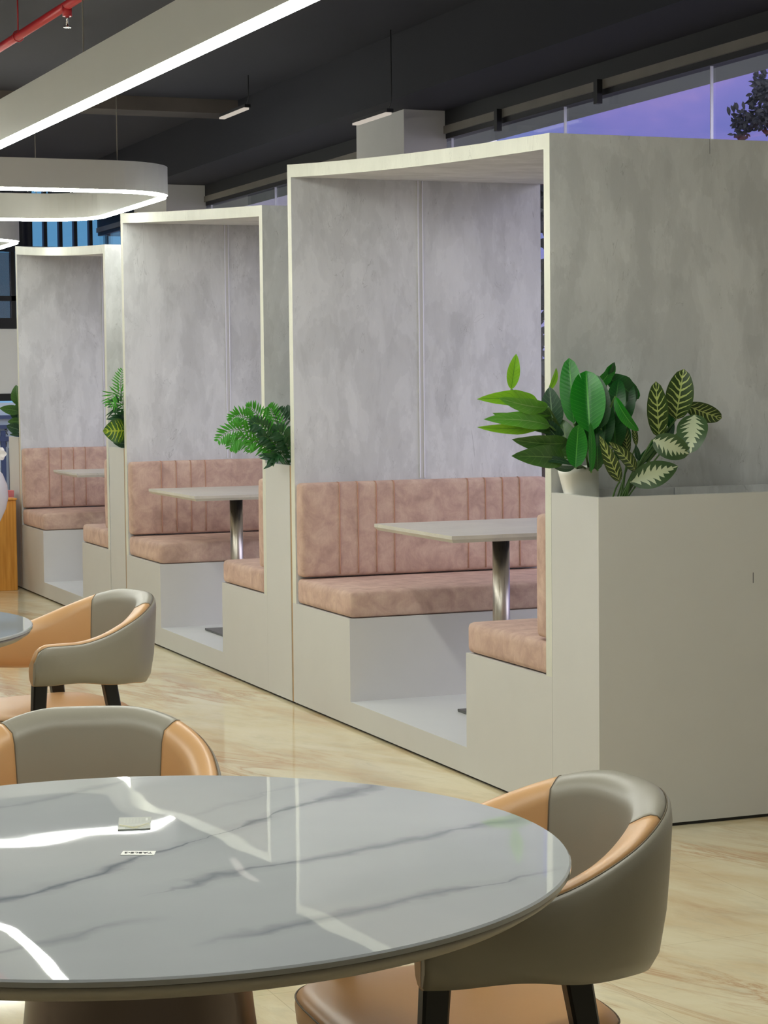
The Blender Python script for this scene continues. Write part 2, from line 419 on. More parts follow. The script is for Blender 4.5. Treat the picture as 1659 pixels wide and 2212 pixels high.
# ================================================================== SETTING
X0, YF, XW, CZ = 3.169, 20.0, 5.0, 3.45       # booth front plane, far wall, glass wall, ceiling
struct(bbox('floor', M_FLOOR, -5, 5.05, -3, 20.1, -.1, 0))
struct(bbox('ceiling', M_CEIL, -5, 5.05, -3, 20.1, CZ, CZ+.15))
struct(bbox('wall_left', M_WALL, -5.1, -5, -3, 20.1, 0, CZ))
struct(bbox('wall_back', M_WALL, -5, 5, -3.1, -3, 0, CZ))
# far wall: low white wall, black band, white band, sill, window with mullions above
w = MB(); w.box(-5, 3.55, YF, YF+.1, 0, 1.34); w.box(4.3, 5.05, YF, YF+.1, 0, 1.34); w.box(-5, 5.05, YF, YF+.1, 1.41, 2.03)
struct(w.build('wall_front', M_WALL))
struct(bbox('trim_1', M_BLACK, -5, 5.05, YF-.02, YF+.1, 1.34, 1.41))
struct(bbox('trim_2', M_BLACK, -5, 5.05, YF-.03, YF+.1, 2.03, 2.13))
win = bbox('window_1', M_BLUEGLASS, -5, 5.05, YF+.04, YF+.05, 2.13, CZ); struct(win)
fm = MB()
for px in (65, 97, 130, 162, 195, 229): 
    x = aty(px, 500, YF).x; fm.box(x-.015, x+.018, YF-.02, YF+.06, 2.13, CZ)
x = aty(28, 620, YF).x; fm.box(x-.02, x+.02, YF-.02, YF+.06, 2.13, CZ)
x = 3.7
while x > -5: fm.box(x-.02, x+.02, YF-.02, YF+.06, 2.13, CZ); x -= .5
za = aty(10, 650, YF).z; zb = aty(10, 639, YF).z
fm.box(-5, aty(36, 620, YF).x+.1, YF-.02, YF+.06, za, zb)
fm.build('window_frame', M_BLACK, win)
b = MB(); xb = aty(64, 500, YF).x; n_ = 60
zlo = aty(20, 545, YF).z
b.quadstrip([[(xb-5.2*q/400, YF-.06+.02*math.sin(q*.8), zz_) for zz_ in (zlo, CZ)] for q in range(401)], smooth=True)
b.build('blind', mk_plain('dark_navy_blind', lin(36, 40, 54), .7, .2), win)
b = MB(); b.box(-5, aty(36, 620, YF).x+.1, YF+.01, YF+.016, 2.13, zlo); b.build('smoked_pane', mk_glass('smoked_glass', (.62, .52, .5, 1)), win)
# cross beam and edge beam under the slab
struct(bbox('trim_3', M_BEAM, -5, 4.5, 14.0, 14.3, 3.355, CZ))
struct(bbox('trim_4', M_BEAMD, 4.5, 5.2, -3, 20, 3.09, CZ))
# columns against the glass
struct(bbox('wall_column', M_COLUMN, 4.717, 4.99, 11.5, 12.28, 0, 3.09))
struct(bbox('wall_column', M_COLUMN, 4.655, 4.99, 16.4, 17.4, 0, 3.09))
# glass wall
struct(bbox('wall_right', M_WALL, XW-.01, XW+.2, -3, 6.6, 0, 3.09))
gw = bbox('window_2', M_GLASS, XW, XW+.012, 6.6, 20, .02, 2.93); struct(gw)
b = MB(); b.box(XW-.02, XW+.05, 6.6, 20, 3.0, 3.09, 1); b.box(XW-.03, XW+.05, 6.6, 20, 2.955, 3.0); b.box(XW-.015, XW+.05, 6.6, 20, 2.925, 2.955, 1); b.box(XW-.02, XW+.04, 6.6, 20, 0, .04, 1)
b.build('window_frame', [M_HEAD, M_BLACK], gw)
b = MB()
for px, py in ((1535, 200), (1219, 270)):
    y = atx(px, py, XW).y; b.box(XW-.001, XW+.013, y-.003, y+.003, .04, 2.93)
for y in (11.45, 13.2, 14.7, 16.3, 18): b.box(XW-.001, XW+.013, y-.003, y+.003, .04, 2.93)
b.build('glass_joint', M_ALU, gw)
b = MB()
for y in (7.2, 9.5, 10.7):
    b.box(XW-.06, XW-.03, y-.02, y+.02, 2.88, 3.0)
b.build('patch_fitting', M_BLACK, gw)
# outside: overhang, neighbour building, ground, tree
struct(bbox('exterior_soffit', mk_plain('soffit_paint', lin(158, 164, 152), .7), XW+.05, 5.30, -3, 20, 2.925, 3.15))
struct(bbox('exterior_ground', mk_plain('asphalt', lin(120, 120, 122), .9), 5.06, 60, -10, 60, -.2, -.02))
p1 = aty(960, 300, 15.5); p2 = aty(1073, 300, 15.5)
nb = bbox('neighbour_building', M_WALL, p1.x-.6, p2.x, 15.5, 19.5, 0, aty(1073, 293, 15.5).z)
nb2 = bbox('parapet', mk_plain('pale_render', lin(150, 150, 156), .8), p1.x-.6, p2.x-.02, 15.9, 19, aty(1073, 293, 15.5).z, 4.0, nb)
tag(nb, 'pale building wall seen through the glass beside the near column', 'building')

# ================================================================== BOOTHS
PITCHES = [9.14, 12.16, 15.18]
SAG = [.013, .004, .012]
ROOFL = [(2.490, 2.432), (2.502, 2.445), (2.498, 2.44)]
ROOFR = [(2.330, 2.278), (2.336, 2.284), (2.344, 2.29)]
XB = 4.43
names = ['nearest', 'middle', 'farthest']
for i, yl in enumerate(PITCHES):
    yr = [6.43, 9.512, 12.55][i]                                   # outer face of the near side panel
    bt = empty('dining_booth', (X0, yr, 0), 0,
        ['open-fronted booth shell in grey slate laminate, the largest and nearest of the row',
         'open-fronted booth shell in grey slate laminate standing between the other two booths',
         'open-fronted booth shell in grey slate laminate at the far left end of the row'][i], 'booth', 'slate dining booths in a row')
    O = Vector((X0, yr, 0))
    def mv(mb): mb.v = [tuple(Vector(p)-O) for p in mb.v]; return mb
    # side panels (front face carries the pale edge band)
    zl, zr = ROOFL[i], ROOFR[i]
    lean = 0
    def rz(y, k):
        t = (y-yr)/(yl-yr); return zr[k]+(zl[k]-zr[k])*t-4*SAG[i]*t*(1-t)
    b = MB(); y0, y1 = yr, yr+.046
    b.hexa([Vector((x, y, z)) for x in (X0, XB) for y in (y0, y1) for z in (.475, None) for z in [z if z is not None else rz(y, 1)]], 0, {0: 1}); b.box(X0, XB, y0, y1, .012, .475, 2)
    mv(b).build('side_panel', [M_SLATE, M_SLATE_EDGE, M_LAM], bt)
    b = MB(); y0, y1 = yl-.05, yl
    b.hexa([Vector((x, y, z)) for x in (X0, XB) for y in (y0, y1) for z in (.475, None) for z in [z if z is not None else rz(y, 1)]], 0, {0: 1}); b.box(X0, XB, y0, y1, .012, .475, 2)
    mv(b).build('side_panel', [M_SLATE, M_SLATE_EDGE, M_LAM], bt)
    b = MB(); n = 24
    for x0_, x1_ in ((X0, 3.79), (3.793, XB)):
        g = []
        for j in range(n+1):
            y = yr+(yl-yr)*j/n
            g.append([(x0_, y, rz(y, 1)), (x0_, y, rz(y, 0)), (x1_, y, rz(y, 0)), (x1_, y, rz(y, 1))])
        bb = b.quadstrip(g, closed_v=True, smooth=False)
        b.poly(g[0]); b.poly(list(reversed(g[-1])))
    for k in range(len(b.f)):
        vs = [b.v[q] for q in b.f[k]]
        if all(abs(v[0]-X0) < 1e-6 for v in vs): b.m[k] = 1
    mv(b).build('roof_panel', [M_SLATE, M_SLATE_EDGE], bt)
    # joint channel on the far side wall
    b = MB(); yy = yl-.05
    b.box(3.792, 3.797, yy-.006, yy+.001, 1.04, rz(yy, 1)); b.box(3.797, 3.814, yy-.001, yy+.001, 1.04, rz(yy, 1), 1); b.box(3.814, 3.819, yy-.006, yy+.001, 1.04, rz(yy, 1))
    mv(b).build('joint_channel', [M_ALU, M_LAM], bt)
    # base: two plinths and the step between them, one continuous front
    b = MB(); ya, yb, yc, yd = yr+.046, yr+.73, yl-.745, yl-.05
    prof = [(ya, .012), (ya, .475), (yb, .475), (yb, .115), (yc, .115), (yc, .475), (yd, .475), (yd, .012)]
    b.poly([(X0, y, z) for y, z in prof]); b.poly([(XB, y, z) for y, z in reversed(prof)])
    for k in range(len(prof)):
        a, c = prof[k], prof[(k+1) % len(prof)]
        b.poly([(X0, a[0], a[1]), (XB, a[0], a[1]), (XB, c[0], c[1]), (X0, c[0], c[1])], 1 if k == 3 else 0)
    mv(b).build('bench_base', [M_LAM, M_STEP], bt)
    b = MB(); b.box(X0+.015, XB, yr, yl, 0, .013); mv(b).build('shadow_gap', M_BLACK, bt)  # recessed foot coloured black as the shade under the base
    # ply strip closing the gap to the next planter
    if i < 3:
        b = MB(); b.box(X0+.001, XB, yl, yl+.02, .012, 1.11); mv(b).build('filler_strip', M_PLY, bt)
    # benches
    for side, (s0, s1, k0, k1) in {'far': (yc, yd, yd-.085, yd), 'near': (ya, yb, ya, ya+.088)}.items():
        bn = empty('booth_bench', (X0, s0, .475), 0, None, 'bench', 'pink velvet booth benches')
        bn['label'] = 'dusty pink velvet bench cushion with channelled backrest on the %s side of the %s booth' % ('left' if side == 'far' else 'right', names[i])
        O2 = Vector((X0, s0, .475))
        def mv2(mb): mb.v = [tuple(Vector(p)-O2) for p in mb.v]; return mb
        mv2(rbox(X0+.003, XB-.01, s0+.002-(.004 if side == 'far' else 0), s1-.002, .476, .592, .022, .004, seed=i+3)).build('seat_cushion', M_VELVET, bn)
        bk = mv2(rbox(X0+.003, XB-.01, k0+.001, k1-.001, .602, 1.032, .018, .003, seed=i)).build('backrest', M_VELVET, bn)
        face = k0 if side == 'far' else k1; sg = -1 if side == 'far' else 1
        xs = [3.356, 3.447, 3.538, 3.628, 4.003, 4.093, 4.183, 4.272]
        for q in xs:
            b = MB(); f = face+sg*.0015
            pts = [(q, face-sg*.03, 1.034), (q, face-sg*.006, 1.032), (q, f, 1.018), (q, f+sg*.001, .95), (q, f+sg*.0015, .8), (q, f+sg*.001, .66), (q, f, .612)]
            b.tube(pts, .0032, 6); o = mv2(b).build('seam_piping', M_PIPE_V, bk)
    # table on the step
    tx = aty  # unused alias kept local
    yt0, yt1 = yl-1.285+.01, yl-.44
    t0 = {0: (3.25, 7.47, 8.30), 1: (3.19, 10.78, 11.71), 2: (3.30, 13.95, 14.66)}[i]
    zt = .89
    tb = empty('pedestal_table', (3.8, (t0[1]+t0[2])/2, .115), 0,
        'rectangular pale stone-topped table on a steel pedestal in the %s booth' % names[i], 'table', 'booth tables')
    O3 = Vector((3.8, (t0[1]+t0[2])/2, .115))
    def mv3(mb): mb.v = [tuple(Vector(p)-O3) for p in mb.v]; return mb
    b = MB()
    x_0, x_1, y_0, y_1 = t0[0], 4.41, t0[1], t0[2]
    lo = [[(x_0+.012, y_0+.012, zt-.028), (x_1-.012, y_0+.012, zt-.028), (x_1-.012, y_1-.012, zt-.028), (x_0+.012, y_1-.012, zt-.028)],
          [(x_0, y_0, zt-.014), (x_1, y_0, zt-.014), (x_1, y_1, zt-.014), (x_0, y_1, zt-.014)],
          [(x_0, y_0, zt), (x_1, y_0, zt), (x_1, y_1, zt), (x_0, y_1, zt)]]
    b.loft(lo, 0, False); mv3(b).build('tabletop', M_QUARTZ, tb)
    cx, cy = {0: (3.65, 7.88), 1: (3.53, 11.12), 2: (3.66, 14.25)}[i]
    b = MB()
    ring = lambda z, r: [(cx+r*math.cos(a*PI/20), cy+r*math.sin(a*PI/20), z) for a in range(40)]
    b.loft([ring(.125, .036), ring(zt-.04, .036)]); mv3(b).build('column', M_STEEL, tb)
    b = MB(); b.box(cx-.12, cx+.12, cy-.12, cy+.12, zt-.04, zt-.028); mv3(b).build('top_plate', M_BLACK, tb)
    b = MB(); b.box(cx-.17, cx+.21, cy-.30, cy+.075, .115, .127); mv3(b).build('base_plate', M_BASEPL, tb, bevel=.002)

# ================================================================== PLANTERS
PLY = [6.082, 9.163, 12.183, 15.203]
pl_lab = ['waist-high white laminate planter box at the right, nearest the camera, with big leafy plants',
          'waist-high white laminate planter box between the nearest and middle booths, holding feathery palm fronds',
          'narrow white planter box between the middle and farthest booths',
          'white planter box closing the far left end of the booth row']
for i, y in enumerate(PLY):
    y1 = y+.348 if i else 6.428
    pb = empty('planter_box', (X0, y, 0), 0, pl_lab[i], 'planter', 'white planter boxes between booths')
    O = Vector((X0, y, 0))
    def mv(mb): mb.v = [tuple(Vector(p)-O) for p in mb.v]; return mb
    x1 = XB; t = .018; zt = 1.111
    b = MB(); b.box(X0, X0+t, y, y1, .012, zt); mv(b).build('front_panel', M_LAM, pb)
    b = MB(); b.box(X0+t, x1, y, y+t, .012, zt); mv(b).build('side_panel', M_LAM, pb)
    b = MB(); b.box(X0+t, x1, y1-t, y1, .012, 1.06); mv(b).build('side_panel', M_LAM, pb)
    b = MB(); b.box(x1-t, x1, y+t, y1-t, .012, zt); mv(b).build('end_panel', M_LAM, pb)
    b = MB(); b.box(X0+t, x1-t, y+t, y1-t, 1.02, 1.035); mv(b).build('inner_shelf', M_SLATE, pb)
    b = MB(); b.box(X0+.012, x1, y+.01, y1, 0, .013); mv(b).build('shadow_gap', M_BLACK, pb)  # black recessed foot, shade under the planter put into its colour
    b = MB(); b.box(X0+.1, 3.62, y1-.045, y1-t, 1.06, 1.118 if i == 0 else 1.09); b.box(3.623, x1-t, y1-.045, y1-t, 1.06, 1.118 if i == 0 else 1.09)
    mv(b).build('back_ledge', M_SLATE_EDGE if 0 else M_SLATE, pb)
# scratch on the nearest planter side is a real short scuff
b = MB(); p = aty(1627, 1248, 6.0818); b.box(p.x-.001, p.x+.001, 6.0812, 6.083, p.z-.018, p.z+.018)
sc = b.build('scuff_mark', M_BLACK); sc.parent = [o for o in bpy.data.objects if o.name == 'planter_box'][0]
sc.matrix_parent_inverse = Matrix.Translation((-X0, -PLY[0], 0))

# ================================================================== PLANTS
def leaf(mb, B, T, w, mi, roll=0, bend=.12, fold=.18, kind='oval', ruffle=.0, face=None, curl=0):
    B, T = Vector(B), Vector(T); ch = T-B; Ln = ch.length; d = ch.normalized()
    toward = (EYE-(B+T)/2).normalized()
    nrm = (toward-d*toward.dot(d)).normalized()
    if face: nrm = (nrm*.4+Vector(face)-d*Vector(face).dot(d)).normalized()
    side = d.cross(nrm).normalized()
    R = Matrix.Rotation(roll, 3, d); nrm = R @ nrm; side = R @ side
    nu, nv = 14, 8; g = []; uv = []
    ph = random.random()*6
    for i in range(nu+1):
        u = i/nu
        if kind == 'oval': wf = math.sin(PI*min(1, u**.85))**.75 if 0 < u < 1 else 0
        elif kind == 'paddle': wf = (math.sin(PI*u)**.5)*(1-.15*u) if 0 < u < 1 else 0
        elif kind == 'heart': wf = (min(1, u*7)**.6)*(1-u**2.2)**.9
        else: wf = math.sin(PI*u)**.9 if 0 < u < 1 else 0
        p = B+ch*u+nrm*(bend*Ln*4*u*(1-u))*-1*(-1)
        p = p-nrm*(curl*Ln*u*u)
        row = []; ur = []
        for j in range(nv+1):
            v = -1+2*j/nv
            q = p+side*(v*w*.5*wf)+nrm*(fold*abs(v)*w*.5*wf)+nrm*(ruffle*w*math.sin(u*17+ph+(2 if v > 0 else 0))*abs(v)*wf)
            row.append(q); ur.append((u, j/nv))
        g.append(row); uv.append(ur)
    mb.quadstrip(g, mi=mi, smooth=True, uvs=uv)
def curve3(a, b, c, n=12):
    a, b, c = Vector(a), Vector(b), Vector(c); r = []
    for i in range(n+1):
        t = i/n; r.append(a*(1-t)**2+b*2*t*(1-t)+c*t*t)
    return r
def frond(mb, st, a, m, t, ll, n, mi, rmi, droop=.25, wid=.012, start=.25):
    """arching rachis with paired leaflets; m is a point the rachis passes"""
    a, m, t = Vector(a), Vector(m), Vector(t); c = m*2-(a+t)/2
    pts = curve3(a, c, t, 24); st.tube(pts, [.003*(1-.7*i/24) for i in range(25)], 5, 0)
    n = int(n*.74)
    for k in range(n):
        u = start+(1-start)*k/(n-1); f = u*24; i = min(23, int(f)); p = pts[i].lerp(pts[i+1], f-i); d = (pts[i+1]-pts[i]).normalized()
        toward = (EYE-p).normalized(); nr = (toward-d*toward.dot(d)).normalized(); sd = d.cross(nr).normalized()
        s_ = ll*(math.sin(PI*(.18+.78*(u-start)/(1-start)))**.6)
        for sg in (-1, 1):
            tip = p+(d*.62+sd*sg*.85+nr*random.uniform(-.15, .15)).normalized()*s_*random.uniform(.9, 1.08)+Vector((0, 0, -droop*s_))
            leaf(mb, p, tip, .72*wid*random.uniform(.85, 1.15), mi, roll=random.uniform(-.3, .3), bend=.10, fold=.25, kind='lance')
def plant(name, loc, label, group=None):
    return empty(name, loc, 0, label, 'plant', group)
def fin(mb, name, mats, root):
    O = Vector(root.location); mb.v = [tuple(Vector(p)-O) for p in mb.v]; return mb.build(name, mats, root)

KEYS = list(LF.keys()); LM = [LF[k] for k in KEYS]; KI = {k: i for i, k in enumerate(KEYS)}
def leaves(root, spec, sx, sy, ox, oy, root_pts, name='foliage', stem_r=.0035):
    mb = MB(); st = MB()
    for s in spec:
        bx, by, tx_, ty_, w, key, Yb, Yt = s[:8]; kw = s[8] if len(s) > 8 else {}
        B = aty(ox+bx/sx, oy+by/sy, Yb); T = aty(ox+tx_/sx, oy+ty_/sy, Yt)
        wm = w/sx*((Yb+Yt)/2/ .93)/FPX*1.02
        leaf(mb, B, T, wm, KI[key], **kw)
        rp = Vector(root_pts[0]).lerp(Vector(root_pts[1]), random.random())
        mid = (rp+B)/2+Vector((random.uniform(-.01, .01), random.uniform(-.01, .01), .03))
        if kw.get('nostem'): continue
        st.tube(curve3(rp, mid, B, 10), [stem_r]*11, 6, 0)
    fin(mb, name, LM, root); fin(st, 'stems', M_STEM, root)

def zz(o): return o
SH = 1.035     # shelf height inside the planters
# white tapered pot, tilted
def make_pot():
    base = Vector((0, 0, 0)); r0, r1, H = .046, .066, .155
    root = empty('plant_pot', (0, 0, 0), 0, 'white tapered pot with leafy stems, tilted at the corner of the nearest planter', 'plant pot')
    mb = MB()
    def sq(z, r, n=40):
        out_ = []
        for k in range(n):
            a = k*2*PI/n; c, s = math.cos(a), math.sin(a); e = .62
            out_.append(Vector((math.copysign(abs(c)**e, c)*r, math.copysign(abs(s)**e, s)*r, z)))
        return out_
    loops = [sq(0, r0*.9), sq(.006, r0)]
    for k in range(1, 11): t = k/10; loops.append(sq(H*t, r0+(r1-r0)*(t**.8)))
    loops += [sq(H+.001, r1-.004), sq(H-.01, r1-.007), sq(H*.55, r1-.014)]
    mb.loft(loops); mb.build('pot_body', M_POT, root)
    b = MB(); b.loft([sq(H*.5, r1-.02), sq(H*.72, r1-.013)]); b.build('soil', M_BLACK, root)
    return root
pot = make_pot()
pot.location = (3.252, 6.345, SH+.008)
pot.rotation_euler = (0, math.radians(-8), math.radians(-14))

rootA = pot.location.copy()+Vector((-.02, 0, .14))
pa = plant('rubber_plant', (pot.location.x-.02, pot.location.y, SH+.06), 'left leafy plant with lime and olive leaves spilling over the nearest planter corner')
z5 = (3.95, 3.95, 1000, 740)
leaves(pa, [
 (412, 400, 455, 95, 112, 'lime', 6.14, 6.12, dict(ruffle=.06, bend=.03)),
 (650, 520, 140, 475, 150, 'lime', 6.2, 6.13, dict(roll=.3, ruffle=.07, curl=.05)),
 (725, 548, 300, 470, 140, 'mid', 6.17, 6.10, dict(roll=-.3, ruffle=.05)),
 (760, 640, 360, 500, 130, 'olive', 6.22, 6.18, dict(roll=.3)),
 (745, 712, 175, 655, 150, 'mid', 6.19, 6.12, dict(roll=.3, ruffle=.06)),
 (700, 690, 120, 722, 110, 'lime', 6.21, 6.15, dict(roll=-.3, ruffle=.06)),
 (770, 770, 340, 665, 110, 'olive', 6.22, 6.2, dict(roll=.4)),
 (760, 640, 250, 600, 150, 'mid', 6.23, 6.16, dict(roll=-.5, ruffle=.05)),
 (900, 850, 415, 825, 170, 'olive', 6.18, 6.12, dict(roll=-.3, ruffle=.05)),
 (870, 990, 412, 968, 200, 'olive', 6.17, 6.1, dict(roll=.1, ruffle=.05)),
 (940, 1045, 515, 1008, 66, 'deep', 6.16, 6.12, dict(roll=.5)),
 (770, 760, 740, 375, 205, 'deep', 6.25, 6.26, dict(bend=.05)),
 (900, 985, 850, 655, 215, 'olive', 6.2, 6.24, dict(bend=.06)),
 (725, 420, 795, 215, 60, 'lime', 6.3, 6.34, dict(roll=.6)),
 (850, 900, 640, 640, 160, 'deep', 6.24, 6.22, dict(roll=.4)),
 (960, 1060, 740, 1040, 70, 'deep', 6.2, 6.16, dict(roll=-.6)),
], *z5, (rootA, rootA+Vector((.03, .02, 0))))
rootB = pot.location.copy()+Vector((.02, 0, .13))
pbn = plant('banana_leaf_plant', (pot.location.x+.01, pot.location.y, SH+.06), 'dense plant with big smooth bright green paddle leaves rising from the white pot')
leaves(pbn, [
 (945, 690, 905, 130, 220, 'banana', 6.17, 6.22, dict(kind='paddle', bend=.05, fold=.12)),
 (1085, 770, 1050, 240, 330, 'banana', 6.12, 6.19, dict(kind='paddle', bend=.07, fold=.45)),
 (1180, 730, 1110, 265, 250, 'bananad', 6.15, 6.2, dict(kind='paddle', bend=.05, fold=.05)),
 (960, 1066, 985, 700, 200, 'banana', 6.14, 6.13, dict(kind='paddle', bend=-.05, fold=.35)),
 (1060, 920, 990, 640, 160, 'bananad', 6.18, 6.18, dict(kind='paddle')),
 (1095, 1105, 1085, 680, 90, 'banana', 6.12, 6.10, dict(kind='paddle', roll=.7, bend=.03)),
 (1150, 1090, 1140, 660, 150, 'bananad', 6.17, 6.18, dict(kind='paddle')),
 (1120, 400, 1295, 170, 120, 'banana', 6.28, 6.27, dict(kind='paddle', roll=.5, ruffle=.08)),
 (1230, 300, 1290, 165, 60, 'bananad', 6.27, 6.26, dict(roll=.8)),
 (1215, 290, 1480, 500, 210, 'bananad', 6.28, 6.30, dict(kind='paddle', bend=.15, roll=-.4, ruffle=.06)),
 (1330, 300, 1500, 480, 150, 'banana', 6.33, 6.33, dict(kind='paddle', bend=.1, roll=.2)),
 (1270, 740, 1330, 310, 190, 'bananad', 6.22, 6.25, dict(kind='paddle')),
 (1370, 700, 1420, 330, 170, 'bananad', 6.27, 6.29, dict(kind='paddle')),
 (1300, 900, 1290, 560, 220, 'bananad', 6.26, 6.27, dict(kind='paddle')),
 (1300, 460, 1500, 755, 120, 'banana', 6.10, 6.08, dict(kind='paddle', roll=.5, fold=.4)),
 (1200, 900, 1230, 500, 180, 'bananad', 6.2, 6.24, dict(kind='paddle')),
 (1330, 1000, 1390, 700, 160, 'bananad', 6.28, 6.3, dict(kind='paddle')),
], *z5, (rootB, rootB+Vector((.02, .02, 0))))
rc = aty(1260+370/4.88, 760+1600/4.88, 6.2); rootC = Vector((rc.x, 6.2, SH+.012))
pv = plant('dieffenbachia', (rootC.x, rootC.y, SH), 'plant bundle with pale-veined and cream-centred leaves fanning right across the grey panel')
z6 = (4.88, 4.88, 1260, 760)
leaves(pv, [
 (800, 900, 765, 310, 250, 'veined', 6.22, 6.2, dict(kind='paddle', fold=.4, bend=.03)),
 (975, 715, 1060, 180, 330, 'veined', 6.24, 6.22, dict(kind='paddle', fold=.3, bend=.04)),
 (1080, 560, 1460, 700, 230, 'veined', 6.3, 6.28, dict(kind='paddle', roll=.2, bend=.08)),
 (1175, 660, 1130, 1070, 370, 'pale', 6.19, 6.12, dict(kind='paddle', bend=.1, fold=.08, roll=.15)),
 (730, 925, 1115, 1075, 300, 'pale', 6.17, 6.13, dict(kind='paddle', bend=.1, fold=.1)),
 (490, 1375, 1000, 1205, 290, 'pale', 6.16, 6.11, dict(bend=.08, fold=.12)),
 (385, 1370, 170, 880, 160, 'veined', 6.14, 6.1, dict(fold=.4)),
 (550, 1255, 265, 945, 150, 'veined', 6.16, 6.12, dict(fold=.4, roll=.3)),
 (470, 1090, 430, 735, 100, 'veined', 6.26, 6.27, dict(fold=.3)),
 (560, 990, 525, 735, 65, 'veined', 6.28, 6.28, dict(fold=.3)),
 (585, 1145, 550, 975, 65, 'deep', 6.2, 6.19, dict(fold=.2)),
 (480, 1090, 440, 1060, 70, 'veined', 6.2, 6.2, dict(fold=.2)),
 (830, 930, 690, 550, 120, 'veined', 6.25, 6.24, dict(fold=.5, roll=.5)),
 (930, 820, 900, 620, 90, 'bananad', 6.27, 6.27, dict()),
 (820, 1010, 960, 760, 110, 'deep', 6.27, 6.26, dict()),
 (700, 1060, 860, 850, 110, 'bananad', 6.27, 6.26, dict()),
 (560, 1200, 800, 960, 110, 'bananad', 6.28, 6.27, dict()),
], *z6, (rootC+Vector((-.035, 0, 0)), rootC+Vector((.03, .01, 0))), stem_r=.0028)

# palm at the second planter
z7 = (8.295, 8.295, 460, 840)
def q7(x, y, Y): return aty(460+x/8.295, 840+y/8.295, Y)
def q3(x, y, Y): return aty(x/3.686, 400+y/3.686, Y)
r2 = q7(1230, 1330, 9.3); r2 = Vector((3.27, 9.34, SH+.002))
pp = plant('palm_plant', tuple(r2), 'bright and dark green feathery palm fronds over the planter right of the middle booth')
mb = MB(); st = MB(); S = 9.3/.93/FPX/8.295*1.0
frond(mb, st, r2, q7(700, 800, 9.25), q7(100, 915, 9.2), 300*S, 26, KI['frond'], 0, .15, .016)
frond(mb, st, r2, q7(760, 640, 9.28), q7(330, 560, 9.26), 270*S, 26, KI['frond'], 0, .15, .015)
frond(mb, st, r2, q7(950, 650, 9.3), q7(620, 330, 9.3), 250*S, 24, KI['frond'], 0, .1, .015)
frond(mb, st, r2, q7(720, 920, 9.24), q7(300, 1040, 9.2), 260*S, 24, KI['frond'], 0, .3, .015)
frond(mb, st, r2, q7(900, 980, 9.24), q7(640, 1090, 9.22), 190*S, 16, KI['frond'], 0, .3, .014)
frond(mb, st, r2, q7(1180, 700, 9.34), q7(1000, 330, 9.33), 230*S, 20, KI['frond'], 0, .0, .014)
frond(mb, st, r2, q7(1280, 700, 9.36), q7(1180, 380, 9.36), 200*S, 18, KI['frondd'], 0, .0, .014)
frond(mb, st, r2, q7(1020, 800, 9.2), q7(690, 640, 9.18), 240*S, 22, KI['frondd'], 0, .1, .019)
frond(mb, st, r2, q7(1100, 980, 9.21), q7(850, 870, 9.19), 220*S, 18, KI['frondd'], 0, .1, .019)
frond(mb, st, r2, q7(1330, 950, 9.2), q7(1110, 760, 9.19), 260*S, 20, KI['frondd'], 0, .1, .02)
frond(mb, st, r2, q7(1350, 1080, 9.22), q7(1230, 980, 9.2), 200*S, 16, KI['frondd'], 0, .1, .018)
for a in range(9):
    tipx, tipy = [(800, 1190), (830, 1250), (900, 1440), (960, 1400), (1080, 1400), (880, 1150), (1000, 1330), (1300, 1340), (1160, 1340)][a]
    leaf(mb, q7(1150+random.randint(-60, 60), 1230+random.randint(-80, 40), 9.2), q7(tipx, tipy, 9.15), .022, KI['frondd'], kind='lance', roll=random.uniform(-.5, .5))
leaf(mb, q7(1380, 560, 9.4), q7(1340, 280, 9.4), .05, KI['deep'])
fin(mb, 'foliage', LM, pp); fin(st, 'stems', M_STEM, pp)
# third planter
r3 = q3(1040, 2080, 12.33); r3 = Vector((3.33, 12.33, SH+.002))
pc = plant('mixed_leaf_plant', tuple(r3), 'fern sprig, dark palm and yellow-veined leaf beside the slate edge of the middle booth')
mb = MB(); st = MB()
frond(mb, st, r3, q3(985, 1780, 12.3), q3(975, 1475, 12.3), .075, 24, KI['frond'], 0, 0, .012, start=.4)
frond(mb, st, r3, q3(985, 1700, 12.27), q3(870, 1740, 12.22), .11, 20, KI['frond'], 0, .3, .012)
frond(mb, st, r3, q3(1010, 1800, 12.26), q3(900, 1760, 12.22), .12, 16, KI['frondd'], 0, .3, .014)
for tx_, ty_ in ((845, 1865), (865, 1900), (880, 1830), (900, 1920), (920, 1800), (935, 1940), (955, 1960), (965, 1780)):
    leaf(mb, q3(985, 1850, 12.24), q3(tx_, ty_, 12.18), .03, KI['frondd'], kind='lance', roll=random.uniform(-.4, .4))
leaf(mb, q3(1010, 1955, 12.2), q3(818, 1958, 12.17), .15, KI['croton'], bend=.08, fold=.1)
leaf(mb, q3(1030, 2060, 12.3), q3(900, 2050, 12.25), .06, KI['deep'])
st.tube(curve3(r3, r3+Vector((0, 0, .05)), q3(1010, 1955, 12.2)), [.004]*13, 6)
fin(mb, 'foliage', LM, pc); fin(st, 'stems', M_STEM, pc)
